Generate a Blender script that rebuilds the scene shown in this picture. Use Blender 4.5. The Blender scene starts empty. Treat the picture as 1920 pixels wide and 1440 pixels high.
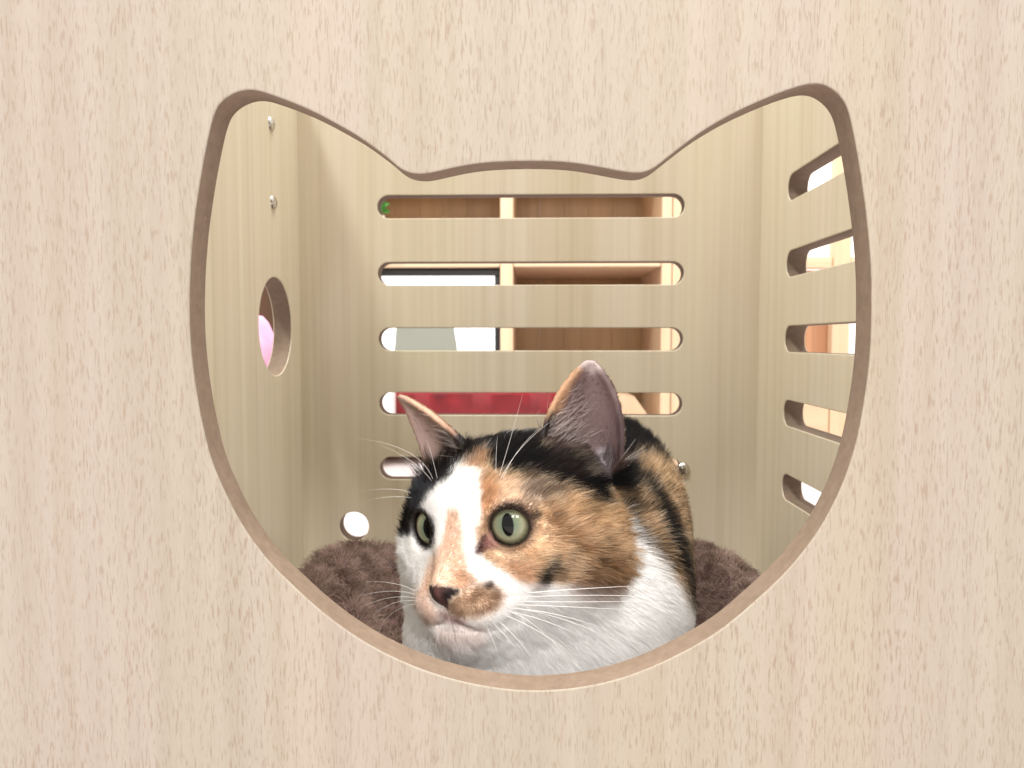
import bpy, bmesh, math, random
import numpy as np
from mathutils import Vector, Matrix, Euler

random.seed(7)
rng = np.random.default_rng(11)
S = bpy.context.scene
COL = S.collection

# ------------------------------------------------------------------ camera
CAM = np.array([0.0, -0.26, 0.195])
FPX, CXP, CYP = 1442.0, 960.0, 720.0
YAW, PITCH = math.radians(1.6), math.radians(3.2)
cd = bpy.data.cameras.new('camera')
cd.sensor_width = 36.0
cd.lens = FPX / 1920 * 36
cd.clip_start = 0.01
cd.clip_end = 50
cd.dof.use_dof = True
cd.dof.focus_distance = 0.29
cd.dof.aperture_fstop = 22.0
cam = bpy.data.objects.new('camera', cd)
COL.objects.link(cam)
cam.location = CAM
cam.rotation_euler = (math.radians(90) - PITCH, 0, YAW)
S.camera = cam
CROT = np.array(Euler(cam.rotation_euler).to_matrix())   # camera axes in columns


def W(px, py, y):
    """world point seen at photo pixel (px, py) on the upright plane at depth y"""
    d = CROT @ np.array([(px - CXP) / FPX, -(py - CYP) / FPX, -1.0])
    return CAM + d * ((y - CAM[1]) / d[1])


def proj(p):
    q = (np.asarray(p, dtype=np.float64) - CAM) @ CROT
    return CXP + FPX * q[..., 0] / -q[..., 2], CYP - FPX * q[..., 1] / -q[..., 2]


# ------------------------------------------------------------------ light
S.view_settings.view_transform = 'Standard'
S.view_settings.look = 'None'
S.view_settings.exposure = 0.25
S.view_settings.gamma = 1.0
S.view_settings.use_curve_mapping = False
S.cycles.use_denoising = True
S.cycles.max_bounces = 10
S.cycles.diffuse_bounces = 6
S.cycles.sample_clamp_indirect = 6
S.cycles_curves.shape = 'RIBBONS'
S.cycles_curves.subdivisions = 2

wd = bpy.data.worlds.new('World')
S.world = wd
wd.use_nodes = True
wd.node_tree.nodes['Background'].inputs[0].default_value = (1.0, 0.945, 0.87, 1)
wd.node_tree.nodes['Background'].inputs[1].default_value = 1.12


def lamp(name, loc, target, size, power, color):
    ld = bpy.data.lights.new(name, 'AREA')
    ld.shape = 'RECTANGLE'
    ld.size, ld.size_y = size
    ld.energy = power
    ld.color = color
    o = bpy.data.objects.new(name, ld)
    o.location = loc
    o.rotation_euler = (Vector(target) - Vector(loc)).to_track_quat('-Z', 'Y').to_euler()
    COL.objects.link(o)
    return o


lamp('ceiling_lamp', (-0.72, -0.30, 1.95), (0, 0.2, 0.2), (0.26, 0.26), 26, (0.99, 1.0, 0.97))
lamp('ceiling_lamp', (0.30, 0.02, 1.95), (0.03, 0.12, 0.1), (0.6, 0.6), 25, (1.0, 0.99, 0.95))
lamp('shop_lamp', (0.30, -1.25, 1.12), (0, 0, 0.15), (0.30, 0.30), 12.5, (1.0, 0.98, 0.96))
lamp('shop_lamp', (-0.22, -1.25, 1.12), (0, 0, 0.15), (0.30, 0.30), 8.5, (1.0, 0.98, 0.96))
lamp('rear_lamp', (0.3, 0.75, 2.3), (0.2, 1.2, 0.2), (1.0, 1.0), 13, (1.0, 0.97, 0.93))


# ------------------------------------------------------------------ helpers
def lin(c):
    c = np.asarray(c, dtype=np.float64) / 255.0
    return np.where(c <= 0.04045, c / 12.92, ((c + 0.055) / 1.055) ** 2.4)


def rgba(c):
    return tuple(float(v) for v in lin(c)) + (1.0,)


class NT:
    def __init__(self, name):
        self.m = bpy.data.materials.new(name)
        self.m.use_nodes = True
        self.t = self.m.node_tree
        self.b = self.t.nodes['Principled BSDF']

    def n(self, typ, **kw):
        nd = self.t.nodes.new(typ)
        for k, v in kw.items():
            if k.startswith('i_'):
                nd.inputs[k[2:].replace('_', ' ')].default_value = v
            elif k.startswith('x') and k[1:].isdigit():
                nd.inputs[int(k[1:])].default_value = v
            else:
                setattr(nd, k, v)
        return nd

    def l(self, a, b):
        self.t.links.new(a, b)

    def coords(self, scale, src='Object', rot=(0, 0, 0), loc=(0, 0, 0)):
        c = self.n('ShaderNodeTexCoord')
        mp = self.n('ShaderNodeMapping')
        mp.inputs['Scale'].default_value = scale
        mp.inputs['Rotation'].default_value = rot
        mp.inputs['Location'].default_value = loc
        self.l(c.outputs[src], mp.inputs['Vector'])
        return mp.outputs[0]

    def noise(self, vec, scale=1.0, detail=3.0, rough=0.5, dist=0.0):
        nd = self.n('ShaderNodeTexNoise')
        nd.inputs['Scale'].default_value = scale
        nd.inputs['Detail'].default_value = detail
        nd.inputs['Roughness'].default_value = rough
        nd.inputs['Distortion'].default_value = dist
        self.l(vec, nd.inputs['Vector'])
        return nd.outputs['Fac']

    def ramp(self, fac, stops):
        r = self.n('ShaderNodeValToRGB')
        e = r.color_ramp.elements
        while len(e) < len(stops):
            e.new(0.5)
        for el, (p, c) in zip(e, stops):
            el.position = p
            el.color = c if len(c) == 4 else rgba(c)
        self.l(fac, r.inputs['Fac'])
        return r.outputs['Color']

    def mix(self, fac, a, b, mode='MIX'):
        m = self.n('ShaderNodeMix', data_type='RGBA', blend_type=mode)
        for s, v in ((m.inputs[0], fac), (m.inputs[6], a), (m.inputs[7], b)):
            if hasattr(v, 'is_output'):
                self.l(v, s)
            else:
                s.default_value = v
        return m.outputs[2]

    def bump(self, h, strength, dist):
        b = self.n('ShaderNodeBump')
        b.inputs['Strength'].default_value = strength
        b.inputs['Distance'].default_value = dist
        self.l(h, b.inputs['Height'])
        self.l(b.outputs['Normal'], self.b.inputs['Normal'])

    def base(self, c):
        if hasattr(c, 'is_output'):
            self.l(c, self.b.inputs['Base Color'])
        else:
            self.b.inputs['Base Color'].default_value = c

    def rough(self, v):
        self.b.inputs['Roughness'].default_value = v


BW0, BW1 = (0, 0, 0, 1), (1, 1, 1, 1)


def beech_laminate():
    k = NT('beech_laminate')
    # broad bands along the grain
    f1 = k.noise(k.coords((15, 15, 0.8)), 1.0, 4, 0.55, 0.35)
    base = k.ramp(f1, [(0.30, (141, 130, 113)), (0.45, (144, 137, 122)), (0.58, (147, 137, 127)), (0.72, (142, 133, 116))])
    f2 = k.noise(k.coords((120, 120, 2.6)), 1.0, 3, 0.6, 0.2)
    base = k.mix(0.5, base, k.ramp(f2, [(0.3, (136, 125, 112)), (0.55, (148, 138, 127)), (0.8, (151, 143, 132))]))
    f8 = k.noise(k.coords((9, 9, 0.35), loc=(4.2, 0.6, 1.3)), 1.0, 3, 0.6, 0.8)
    base = k.mix(k.ramp(f8, [(0.52, BW0), (0.66, (90, 90, 90))]), base, rgba((167, 150, 121)))
    # short dark flecks of the beech rays, two sizes
    f3 = k.noise(k.coords((1500, 1500, 200), loc=(3.1, 1.7, 0.4)), 1.0, 2.0, 0.5, 0.5)
    fl = k.ramp(f3, [(0.54, BW0), (0.66, BW1)])
    amt = k.ramp(k.noise(k.coords((27, 27, 6)), 1.0, 3, 0.6), [(0.30, (150, 150, 150)), (0.7, (200, 200, 200))])
    fl = k.mix(1.0, fl, amt, 'MULTIPLY')
    f6 = k.noise(k.coords((760, 760, 110), loc=(5.3, 0.2, 7.1)), 1.0, 2.0, 0.5, 0.6)
    fl2 = k.ramp(f6, [(0.61, BW0), (0.74, (150, 150, 150))])
    hl = k.ramp(k.noise(k.coords((1350, 1350, 190), loc=(8.4, 2.2, 5.1)), 1.0, 2.0, 0.5, 0.5), [(0.55, BW0), (0.78, (150, 150, 150))])
    c = k.mix(fl, base, rgba((118, 98, 80)))
    c = k.mix(fl2, c, rgba((130, 108, 90)))
    c = k.mix(hl, c, rgba((155, 147, 137)))
    # a few tiny scuffs
    sc = k.ramp(k.noise(k.coords((26, 26, 26), loc=(0.2, 0.4, 0.9)), 1.0, 5, 0.75), [(0.735, BW0), (0.78, (150, 150, 150))])
    c = k.mix(sc, c, rgba((129, 118, 104)))
    dot = k.n('ShaderNodeTexVoronoi')
    dot.inputs['Scale'].default_value = 1.0
    k.l(k.coords((7, 7, 7), loc=(0.37, 0.2, 0.61)), dot.inputs['Vector'])
    c = k.mix(k.ramp(dot.outputs['Distance'], [(0.010, (150, 150, 150)), (0.022, BW0)]), c, rgba((108, 87, 67)))
    k.base(c)
    k.rough(0.52)
    k.b.inputs['Specular IOR Level'].default_value = 0.3
    k.bump(f3, 0.30, 0.0005)
    return k.m


def maple_laminate():
    k = NT('maple_laminate')
    f1 = k.noise(k.coords((13, 13, 0.55), loc=(0.3, 0.1, 2.0)), 1.0, 4, 0.55, 0.6)
    base = k.ramp(f1, [(0.28, (197, 184, 158)), (0.45, (213, 203, 178)), (0.6, (211, 199, 180)), (0.75, (193, 179, 150))])
    f2 = k.noise(k.coords((150, 150, 1.6)), 1.0, 3, 0.6, 0.15)
    base = k.mix(0.42, base, k.ramp(f2, [(0.3, (190, 177, 148)), (0.52, (212, 200, 177)), (0.78, (221, 215, 193))]))
    f3 = k.noise(k.coords((520, 520, 26), loc=(1.1, 0.7, 0.3)), 1.0, 2, 0.5, 0.4)
    fl = k.ramp(f3, [(0.60, BW0), (0.78, (70, 70, 70))])
    c = k.mix(fl, base, rgba((178, 155, 123)))
    k.base(c)
    k.rough(0.42)
    k.b.inputs['Specular IOR Level'].default_value = 0.35
    return k.m


def mdf_edge():
    k = NT('fibreboard_edge')
    f = k.noise(k.coords((260, 260, 260)), 1.0, 5, 0.7)
    g = k.noise(k.coords((15, 52, 16)), 1.0, 3, 0.6)
    c = k.ramp(f, [(0.25, (102, 84, 70)), (0.55, (121, 103, 86)), (0.8, (135, 116, 102))])
    c = k.mix(0.35, c, k.ramp(g, [(0.3, (108, 90, 74)), (0.7, (134, 115, 99))]))
    lay = k.noise(k.coords((25, 900, 25)), 1.0, 3, 0.6, 0.3)
    c = k.mix(k.ramp(lay, [(0.50, BW0), (0.72, (120, 120, 120))]), c, rgba((104, 84, 68)))
    nick = k.ramp(k.noise(k.coords((95, 95, 95), loc=(2, 5, 1)), 1.0, 4, 0.7), [(0.66, BW0), (0.74, (170, 170, 170))])
    c = k.mix(nick, c, rgba((176, 154, 132)))
    k.base(c)
    k.rough(0.85)
    k.bump(f, 0.25, 0.0005)
    return k.m


def plain(name, c, rough=0.6, metal=0.0, vary=0.0, scale=30, emit=0.0):
    k = NT(name)
    if vary:
        f = k.noise(k.coords((scale, scale, scale)), 1.0, 4, 0.6)
        c = np.asarray(c, float)
        k.base(k.ramp(f, [(0.25, tuple(np.clip(c * (1 - vary), 0, 255))), (0.75, tuple(np.clip(c * (1 + vary), 0, 255)))]))
    else:
        k.base(rgba(c))
    k.rough(rough)
    k.b.inputs['Metallic'].default_value = metal
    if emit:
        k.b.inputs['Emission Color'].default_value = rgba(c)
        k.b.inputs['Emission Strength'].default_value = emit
    return k.m


def board_wood(name, a, b, axis='z', fine=90):
    k = NT(name)
    sc = {'z': (fine, fine, fine * 0.03), 'x': (fine * 0.03, fine, fine)}[axis]
    f = k.noise(k.coords(sc), 1.0, 4, 0.6, 0.5)
    k.base(k.ramp(f, [(0.25, a), (0.75, b)]))
    k.rough(0.5)
    return k.m


M_BEECH, M_MAPLE, M_MDF = beech_laminate(), maple_laminate(), mdf_edge()
M_STEEL = plain('nickel_screw', (205, 202, 196), 0.22, 1.0)
M_PINE = board_wood('light_pine', (196, 166, 134), (211, 185, 154))
M_PINEX = board_wood('light_pine_level', (196, 166, 134), (211, 185, 154), 'x')
M_BROWNW = board_wood('brown_plywood', (128, 96, 54), (162, 126, 80), 'z', 26)
M_BLACK = plain('black_plastic', (14, 13, 14), 0.45)
M_SCREEN = plain('lit_white_screen', (250, 250, 250), 0.4, emit=0.9)
M_SHAPE = plain('grey_print', (120, 122, 112), 0.5, emit=0.28)
M_WHITEW = plain('white_paint', (232, 228, 228), 0.7, vary=0.02)
M_FLOOR = plain('pale_floor', (222, 214, 218), 0.35, vary=0.02, scale=8)
M_RED = plain('red_cloth', (112, 17, 25), 0.75, vary=0.2, scale=22)
M_PINK = plain('pink_plush', (236, 178, 214), 0.9, vary=0.08, scale=60)
M_GREEN = plain('green_leaf', (60, 120, 44), 0.5, vary=0.2, scale=80)


def tag(o, label=None, cat=None, group=None, kind=None):
    for k, v in (('label', label), ('category', cat), ('group', group), ('kind', kind)):
        if v:
            o[k] = v
    return o


def empty(name, loc=(0, 0, 0)):
    o = bpy.data.objects.new(name, None)
    o.empty_display_size = 0.02
    o.location = loc
    COL.objects.link(o)
    return o


def put(o, parent):
    """parent o to its thing, keeping it where it was built"""
    if parent is not None:
        o.parent = parent
        # every mesh part stands where its vertices say; only the Empties carry an offset
        if parent.type == 'EMPTY':
            o.matrix_parent_inverse = Matrix.Translation(parent.location).inverted()
    return o


def mesh_obj(name, verts, faces, mats, parent=None, smooth=None):
    me = bpy.data.meshes.new(name)
    me.from_pydata([tuple(map(float, v)) for v in verts], [], faces)
    me.update()
    for m in (mats if isinstance(mats, (list, tuple)) else [mats]):
        me.materials.append(m)
    o = bpy.data.objects.new(name, me)
    COL.objects.link(o)
    if smooth is not None:
        for p in me.polygons:
            p.use_smooth = True
        me.set_sharp_from_angle(angle=math.radians(smooth))
    return put(o, parent)


def box(name, lo, hi, mat, parent=None, bevel=0.0015):
    bm = bmesh.new()
    bmesh.ops.create_cube(bm, size=1.0)
    lo, hi = np.minimum(lo, hi), np.maximum(lo, hi)
    for v in bm.verts:
        v.co = Vector([(lo[i] + hi[i]) / 2 + v.co[i] * (hi[i] - lo[i]) for i in range(3)])
    if bevel:
        bmesh.ops.bevel(bm, geom=list(bm.edges), offset=bevel, segments=2, affect='EDGES', profile=0.5)
    me = bpy.data.meshes.new(name)
    bm.to_mesh(me)
    bm.free()
    me.materials.append(mat)
    o = bpy.data.objects.new(name, me)
    COL.objects.link(o)
    return put(o, parent)


def plate(name, outlines, thick, to_world, mats, parent=None, bevel=0.0006):
    """a board: the first outline is its rim, the others are cut out; edges get the second material"""
    cu = bpy.data.curves.new(name, 'CURVE')
    cu.dimensions = '2D'
    cu.fill_mode = 'BOTH'
    cu.extrude = thick / 2 - bevel
    cu.bevel_depth = bevel
    cu.bevel_resolution = 1
    cu.offset = -bevel
    for pts in outlines:
        sp = cu.splines.new('POLY')
        sp.points.add(len(pts) - 1)
        for q, (a, b) in zip(sp.points, pts):
            q.co = (a, b, 0, 1)
        sp.use_cyclic_u = True
    tmp = bpy.data.objects.new(name + '_outline', cu)
    COL.objects.link(tmp)
    dg = bpy.context.evaluated_depsgraph_get()
    me = bpy.data.meshes.new_from_object(tmp.evaluated_get(dg))
    bpy.data.objects.remove(tmp)
    bpy.data.curves.remove(cu)
    me.name = name
    bm = bmesh.new()
    bm.from_mesh(me)
    bmesh.ops.remove_doubles(bm, verts=bm.verts, dist=1e-6)
    for f in bm.faces:
        f.normal_update()
        f.material_index = 0 if abs(f.normal.z) > 0.35 else 1
    side = [f.material_index for f in bm.faces]
    for v in bm.verts:
        v.co = Vector(to_world(*v.co))
    bmesh.ops.recalc_face_normals(bm, faces=bm.faces)
    bm.to_mesh(me)
    bm.free()
    me.materials.clear()
    for m in mats:
        me.materials.append(m)
    for p, i in zip(me.polygons, side):
        p.material_index = i
        p.use_smooth = True
    me.set_sharp_from_angle(angle=math.radians(28))
    for p, i in zip(me.polygons, side):
        if i == 0:
            p.use_smooth = False
    o = bpy.data.objects.new(name, me)
    COL.objects.link(o)
    return put(o, parent)


def smooth_loop(pts, per=6):
    p = np.asarray(pts, float)
    n = len(p)
    out = []
    for i in range(n):
        p0, p1, p2, p3 = p[i - 1], p[i], p[(i + 1) % n], p[(i + 2) % n]
        for t in np.linspace(0, 1, per, endpoint=False):
            out.append(0.5 * ((2 * p1) + (-p0 + p2) * t + (2 * p0 - 5 * p1 + 4 * p2 - p3) * t * t + (-p0 + 3 * p1 - 3 * p2 + p3) * t ** 3))
    out = np.array(out)
    for _ in range(6):
        out = 0.5 * out + 0.25 * (np.roll(out, 1, 0) + np.roll(out, -1, 0))
    return out


def rect(x0, z0, x1, z1):
    return [(x0, z0), (x1, z0), (x1, z1), (x0, z1)]


def slot(x0, x1, zc, r, n=14):
    pts = []
    for i in range(n + 1):
        a = -math.pi / 2 + math.pi * i / n
        pts.append((x1 - r + r * math.cos(a), zc + r * math.sin(a)))
    for i in range(n + 1):
        a = math.pi / 2 + math.pi * i / n
        pts.append((x0 + r + r * math.cos(a), zc + r * math.sin(a)))
    return pts


def circle(x, z, r, n=56):
    return [(x + r * math.cos(2 * math.pi * i / n), z + r * math.sin(2 * math.pi * i / n)) for i in range(n)]


# ------------------------------------------------------------------ the room floor and the wall behind
FLOOR_Z = -0.035
me_floor = mesh_obj('floor', [(-4, -2.5, FLOOR_Z), (4, -2.5, FLOOR_Z), (4, 4, FLOOR_Z), (-4, 4, FLOOR_Z)], [(0, 1, 2, 3)], M_FLOOR)
tag(me_floor, 'pale shop floor glimpsed through the lowest slots', 'floor', kind='structure')
me_wall = mesh_obj('wall', [(-4, 2.2, FLOOR_Z), (4, 2.2, FLOOR_Z), (4, 2.2, 2.6), (-4, 2.2, 2.6)], [(0, 1, 2, 3)], M_WHITEW)
tag(me_wall, 'white shop wall behind the wooden shelves', 'wall', kind='structure')

# ------------------------------------------------------------------ cat house
T = 0.0131
XL, XR = -0.1705, 0.1622
YB = 0.300
TOP = 0.386
house = empty('cat_house', (0, 0.15, 0))
tag(house, 'pale wood-laminate cat house with a cat-head shaped opening in its front', 'cat house')

HOLE = [(402, 212), (409, 197), (423, 183), (441, 173), (460, 168), (480, 168.5), (502, 175), (531, 185), (566, 199), (600, 215), (635, 234),
        (670, 254), (704, 278), (731, 299), (748, 314), (766, 323), (789, 326), (811, 323), (837, 317), (875, 309), (920, 303.5),
        (980, 301.3), (1040, 302), (1085, 306), (1130, 314), (1167, 321), (1194, 324), (1212, 321), (1227, 314), (1244, 301),
        (1274, 277), (1309, 251), (1344, 229), (1379, 210), (1413, 194), (1448, 179), (1483, 166), (1511, 158), (1532, 156),
        (1550, 160), (1567, 171), (1580, 185), (1590, 204), (1598, 235), (1608, 286), (1618, 348), (1627, 418), (1633, 487),
        (1635, 556), (1633.5, 640), (1629, 695), (1621, 752), (1608, 822), (1590, 883), (1569, 933), (1543, 983), (1511, 1029),
        (1472, 1075), (1428, 1117), (1380, 1159), (1338, 1191), (1285, 1221), (1230, 1248), (1170, 1271), (1110, 1286),
        (1050, 1294), (985, 1296), (920, 1289), (860, 1277), (805, 1261), (750, 1239), (700, 1214), (653, 1185), (599, 1144),
        (552, 1101), (512, 1062), (479, 1022), (447, 974), (422, 924), (400, 874), (386, 826), (374, 770), (364, 710), (357, 645),
        (354.5, 585), (355.5, 522), (359, 463), (364, 411), (371, 362), (380, 307), (389, 261), (396, 230)]
hole_w = [W(x, y, 0.0)[[0, 2]] for x, y in HOLE]
hole_pts = smooth_loop(hole_w, 5)
front = plate('front_panel', [rect(-0.30, FLOOR_Z + 0.0006, 0.30, TOP + 0.16), hole_pts], T,  # height past TOP is added out of view to block lamp light
              lambda a, b, c: (a, T / 2 - c, b), (M_BEECH, M_MDF), house, 0.0005)

# back panel: five slots, one round hole
slots_z = [W(993, y, YB)[2] for y in (386.5, 512.5, 636, 757.5, 879)]
sx0, sx1 = W(709, 560, YB)[0], W(1282, 560, YB)[0]
SR = 0.0083
cz = W(664, 987, YB)
back = plate('back_panel', [rect(XL - 0.0008, -0.0, XR + 0.0008, TOP - 0.0005)] + [slot(sx0, sx1, z, SR) for z in slots_z] + [circle(cz[0], cz[2], 0.0108)],
             T, lambda a, b, c: (a, YB + T / 2 - c, b), (M_MAPLE, M_MDF), house, 0.0005)

# right panel: five slots running towards the front
right = plate('side_panel', [rect(T + 0.0004, FLOOR_Z + 0.0006, YB + T, TOP)] + [slot(0.045, 0.2425, z, SR) for z in slots_z], T,
              lambda a, b, c: (XR + T / 2 + c, a, b), (M_MAPLE, M_MDF), house, 0.0005)
right['label'] = 'right side panel with five slots'
# left panel: one round hole
ly = 1442 * abs(XL) / 485.0 - 0.26
left = plate('side_panel', [rect(T + 0.0004, FLOOR_Z + 0.0006, YB + T, TOP), circle(ly, 0.2045, 0.0325)], T,
             lambda a, b, c: (XL - T / 2 - c, a, b), (M_MAPLE, M_MDF), house, 0.0005)
left['label'] = 'left side panel with one round hole'
base = box('floor_panel', (XL + 0.0004, T + 0.0004, -0.014), (XR - 0.0004, YB - 0.0004 + T, -0.0006), M_MAPLE, house, 0.0008)


def screw(loc, axis, parent):
    bm = bmesh.new()
    prof = [(0.0, 0.0024), (0.0010, 0.0024), (0.0016, 0.0021), (0.0034, 0.0016), (0.0044, 0.0008), (0.0048, 0.0)]
    n = 20
    rings = []
    for r, h in prof:
        rings.append([bm.verts.new((r * math.cos(2 * math.pi * i / n), r * math.sin(2 * math.pi * i / n), h)) for i in range(n)] if r else [bm.verts.new((0, 0, h - 0.0009))])
    for a, b in zip(rings, rings[1:]):
        for i in range(n):
            j = (i + 1) % n
            bm.faces.new((a[0], b[i], b[j]) if len(a) == 1 else (a[i], b[i], b[j], a[j]))
    rot = Vector((0, 0, 1)).rotation_difference(Vector(axis)).to_matrix()
    for v in bm.verts:
        v.co = rot @ v.co + Vector(loc)
    bmesh.ops.recalc_face_normals(bm, faces=bm.faces)
    me = bpy.data.meshes.new('screw')
    bm.to_mesh(me)
    bm.free()
    for p in me.polygons:
        p.use_smooth = True
    me.materials.append(M_STEEL)
    o = bpy.data.objects.new('screw', me)
    COL.objects.link(o)
    return put(o, parent)


def on_left(px, py):
    d = CROT @ np.array([(px - CXP) / FPX, -(py - CYP) / FPX, -1.0])
    return CAM + d * ((XL - CAM[0]) / d[0])


screw(on_left(508, 233), (1, 0, 0), left)
screw(on_left(512, 380), (1, 0, 0), left)
screw(W(1281, 880, YB), (0, -1, 0), back)

# ------------------------------------------------------------------ what shows through the slots
SY = 1.15          # front of the wooden shelf unit behind
shelf = empty('shelf_unit', (0.05, SY, FLOOR_Z))
tag(shelf, 'open pine shelf unit with brown back boards behind the slotted back panel', 'shelf unit')


def wx(px, y=SY):
    return float(W(px, 560, y)[0])


def wz(py, y=SY):
    return float(W(960, py, y)[2])


for a, b in ((938, 962), (1240, 1259), (1260.5, 1300), (640, 662)):
    box('post', (wx(a), SY, FLOOR_Z + 0.001), (wx(b), SY + 0.26, wz(230)), M_PINE, shelf)
for i in range(14):
    x0 = wx(590) + i * 0.052
    box('back_board', (x0, SY + 0.262, FLOOR_Z + 0.001), (x0 + 0.0518, SY + 0.274, wz(225)), M_BROWNW, shelf, 0.0004)
for a, b in ((663, 937), (963, 1239)):
    box('shelf_board', (wx(a), SY + 0.002, wz(500)), (wx(b), SY + 0.259, wz(486)), M_PINEX, shelf)
    box('shelf_board', (wx(a), SY + 0.002, wz(845)), (wx(b), SY + 0.259, wz(800)), M_PINEX, shelf)
    box('shelf_board', (wx(a), SY + 0.002, wz(266)), (wx(b), SY + 0.259, wz(250)), M_PINEX, shelf)
wedge = mesh_obj('price_board', [(wx(1150), SY + 0.03, wz(799.5)), (wx(1236), SY + 0.03, wz(799.5)), (wx(1236), SY + 0.20, wz(799.5)), (wx(1150), SY + 0.20, wz(799.5)),
                                 (wx(1150), SY + 0.03, wz(738)), (wx(1195), SY + 0.03, wz(745)), (wx(1195), SY + 0.20, wz(745)), (wx(1150), SY + 0.20, wz(738))],
                 [(3, 2, 1, 0), (4, 5, 6, 7), (0, 1, 5, 4), (1, 2, 6, 5), (2, 3, 7, 6), (3, 0, 4, 7)], M_PINE)
tag(wedge, 'small pale wooden wedge block on the shelf beside the red cloth', 'wooden block')

# framed lit screen standing in the left bay
MY = SY + 0.02
mon = empty('display_screen', (wx(800, MY), MY, wz(800, MY)))
tag(mon, 'black framed lit white screen with a grey shape on it, standing in the shelf', 'screen')
mz0, mz1 = wz(720, MY), wz(503, MY)
mx0, mx1 = wx(668, MY), wx(937, MY)
mt = mx1 - wx(927.5, MY)
box('bezel', (mx0, MY, mz1 - 1.45 * mt), (mx1, MY + 0.02, mz1), M_BLACK, mon, 0.001)
box('bezel', (mx0, MY, mz0), (mx1, MY + 0.02, mz0 + mt), M_BLACK, mon, 0.001)
box('bezel', (mx0, MY, mz0 + mt + 0.0003), (mx0 + mt, MY + 0.02, mz1 - 1.45 * mt - 0.0003), M_BLACK, mon, 0.001)
box('bezel', (mx1 - mt, MY, mz0 + mt + 0.0003), (mx1, MY + 0.02, mz1 - 1.45 * mt - 0.0003), M_BLACK, mon, 0.001)
pane = box('screen_pane', (mx0 + mt, MY + 0.004, mz0 + mt), (mx1 - mt, MY + 0.018, mz1 - 1.45 * mt), M_SCREEN, mon, 0)
gy = MY + 0.0034
mesh_obj('grey_print', [(wx(735.5, gy), gy, wz(690, gy)), (wx(863, gy), gy, wz(690, gy)), (wx(848, gy), gy, wz(590, gy)), (wx(744, gy), gy, wz(590, gy))],
         [(0, 1, 2, 3)], M_SHAPE, mon)
box('stand', (wx(770, MY), MY + 0.004, wz(799.3)), (wx(830, MY), MY + 0.05, mz0 - 0.0004), M_BLACK, mon)

# red cloth folded on the lower shelf
rx0, rx1, ry = wx(738, SY - 0.02), wx(1148, SY - 0.02), SY - 0.015
vs, fs = [], []
nx = 60
for i in range(nx + 1):
    u = i / nx
    x = rx0 + (rx1 - rx0) * u
    w = 0.004 * math.sin(u * 21) + 0.003 * math.sin(u * 47 + 1)
    for y, z in ((SY + 0.20, wz(799.6) + 0.0), (SY + 0.2, wz(732) + w), (ry + 0.012 + w, wz(730) + w), (ry + w, wz(738)), (ry + 0.004 - w * 0.7, wz(770)), (ry + w * 0.8, wz(800)), (ry + 0.02, wz(799.6))):
        vs.append((x, y, z))
for i in range(nx):
    for k in range(7):
        a, b = i * 7 + k, i * 7 + (k + 1) % 7
        fs.append((a, b, b + 7, a + 7))
fs.append(tuple(range(6, -1, -1)))
fs.append(tuple(nx * 7 + k for k in range(7)))
red = mesh_obj('folded_cloth', vs, fs, M_RED, None, 50)
tag(red, 'folded red cloth lying behind the fourth slot', 'cloth')

wb = box('white_carton', (wx(655, SY - 0.05), SY - 0.055, wz(796, SY - 0.05)), (wx(735, SY - 0.05), SY - 0.020, wz(732, SY - 0.05)), M_WHITEW, None, 0.003)
tag(wb, 'small white carton at the left end of the fourth slot beside the red cloth', 'carton')
box('shelf_bracket', (wx(650), SY - 0.06, wz(808)), (wx(745), SY - 0.001, wz(799.5)), M_PINEX, shelf)

# trailing plant at the left of the top slot
plant = empty('potted_plant', (wx(715), SY - 0.06, wz(420)))
tag(plant, 'small green leafy plant at the left end of the top slot', 'plant')
bm = bmesh.new()
for i in range(70):
    c = Vector((wx(712) + random.gauss(0, 0.011), SY - 0.06 + random.gauss(0, 0.012), wz(384) + random.gauss(0, 0.016)))
    m = Euler((random.uniform(0, 6), random.uniform(0, 6), random.uniform(0, 6))).to_matrix()
    q = [bm.verts.new(c + m @ Vector(p)) for p in ((0, -0.010, 0), (0.005, 0, 0.002), (0, 0.011, 0), (-0.005, 0, 0.002))]
    bm.faces.new(q)
me = bpy.data.meshes.new('foliage')
bm.to_mesh(me)
bm.free()
me.materials.append(M_GREEN)
fo = bpy.data.objects.new('foliage', me)
COL.objects.link(fo)
put(fo, plant)
fo['kind'] = 'stuff'
bm = bmesh.new()
bmesh.ops.create_cone(bm, cap_ends=True, segments=24, radius1=0.016, radius2=0.022, depth=0.05)
for v in bm.verts:
    v.co += Vector((wx(712), SY - 0.06, wz(440)))
me = bpy.data.meshes.new('pot')
bm.to_mesh(me)
bm.free()
me.materials.append(M_WHITEW)
po = bpy.data.objects.new('pot', me)
COL.objects.link(po)
put(po, plant)
hang = box('shelf_bracket', (wx(690), SY - 0.09, wz(472)), (wx(737), SY - 0.001, wz(465)), M_PINEX, shelf)

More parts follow.
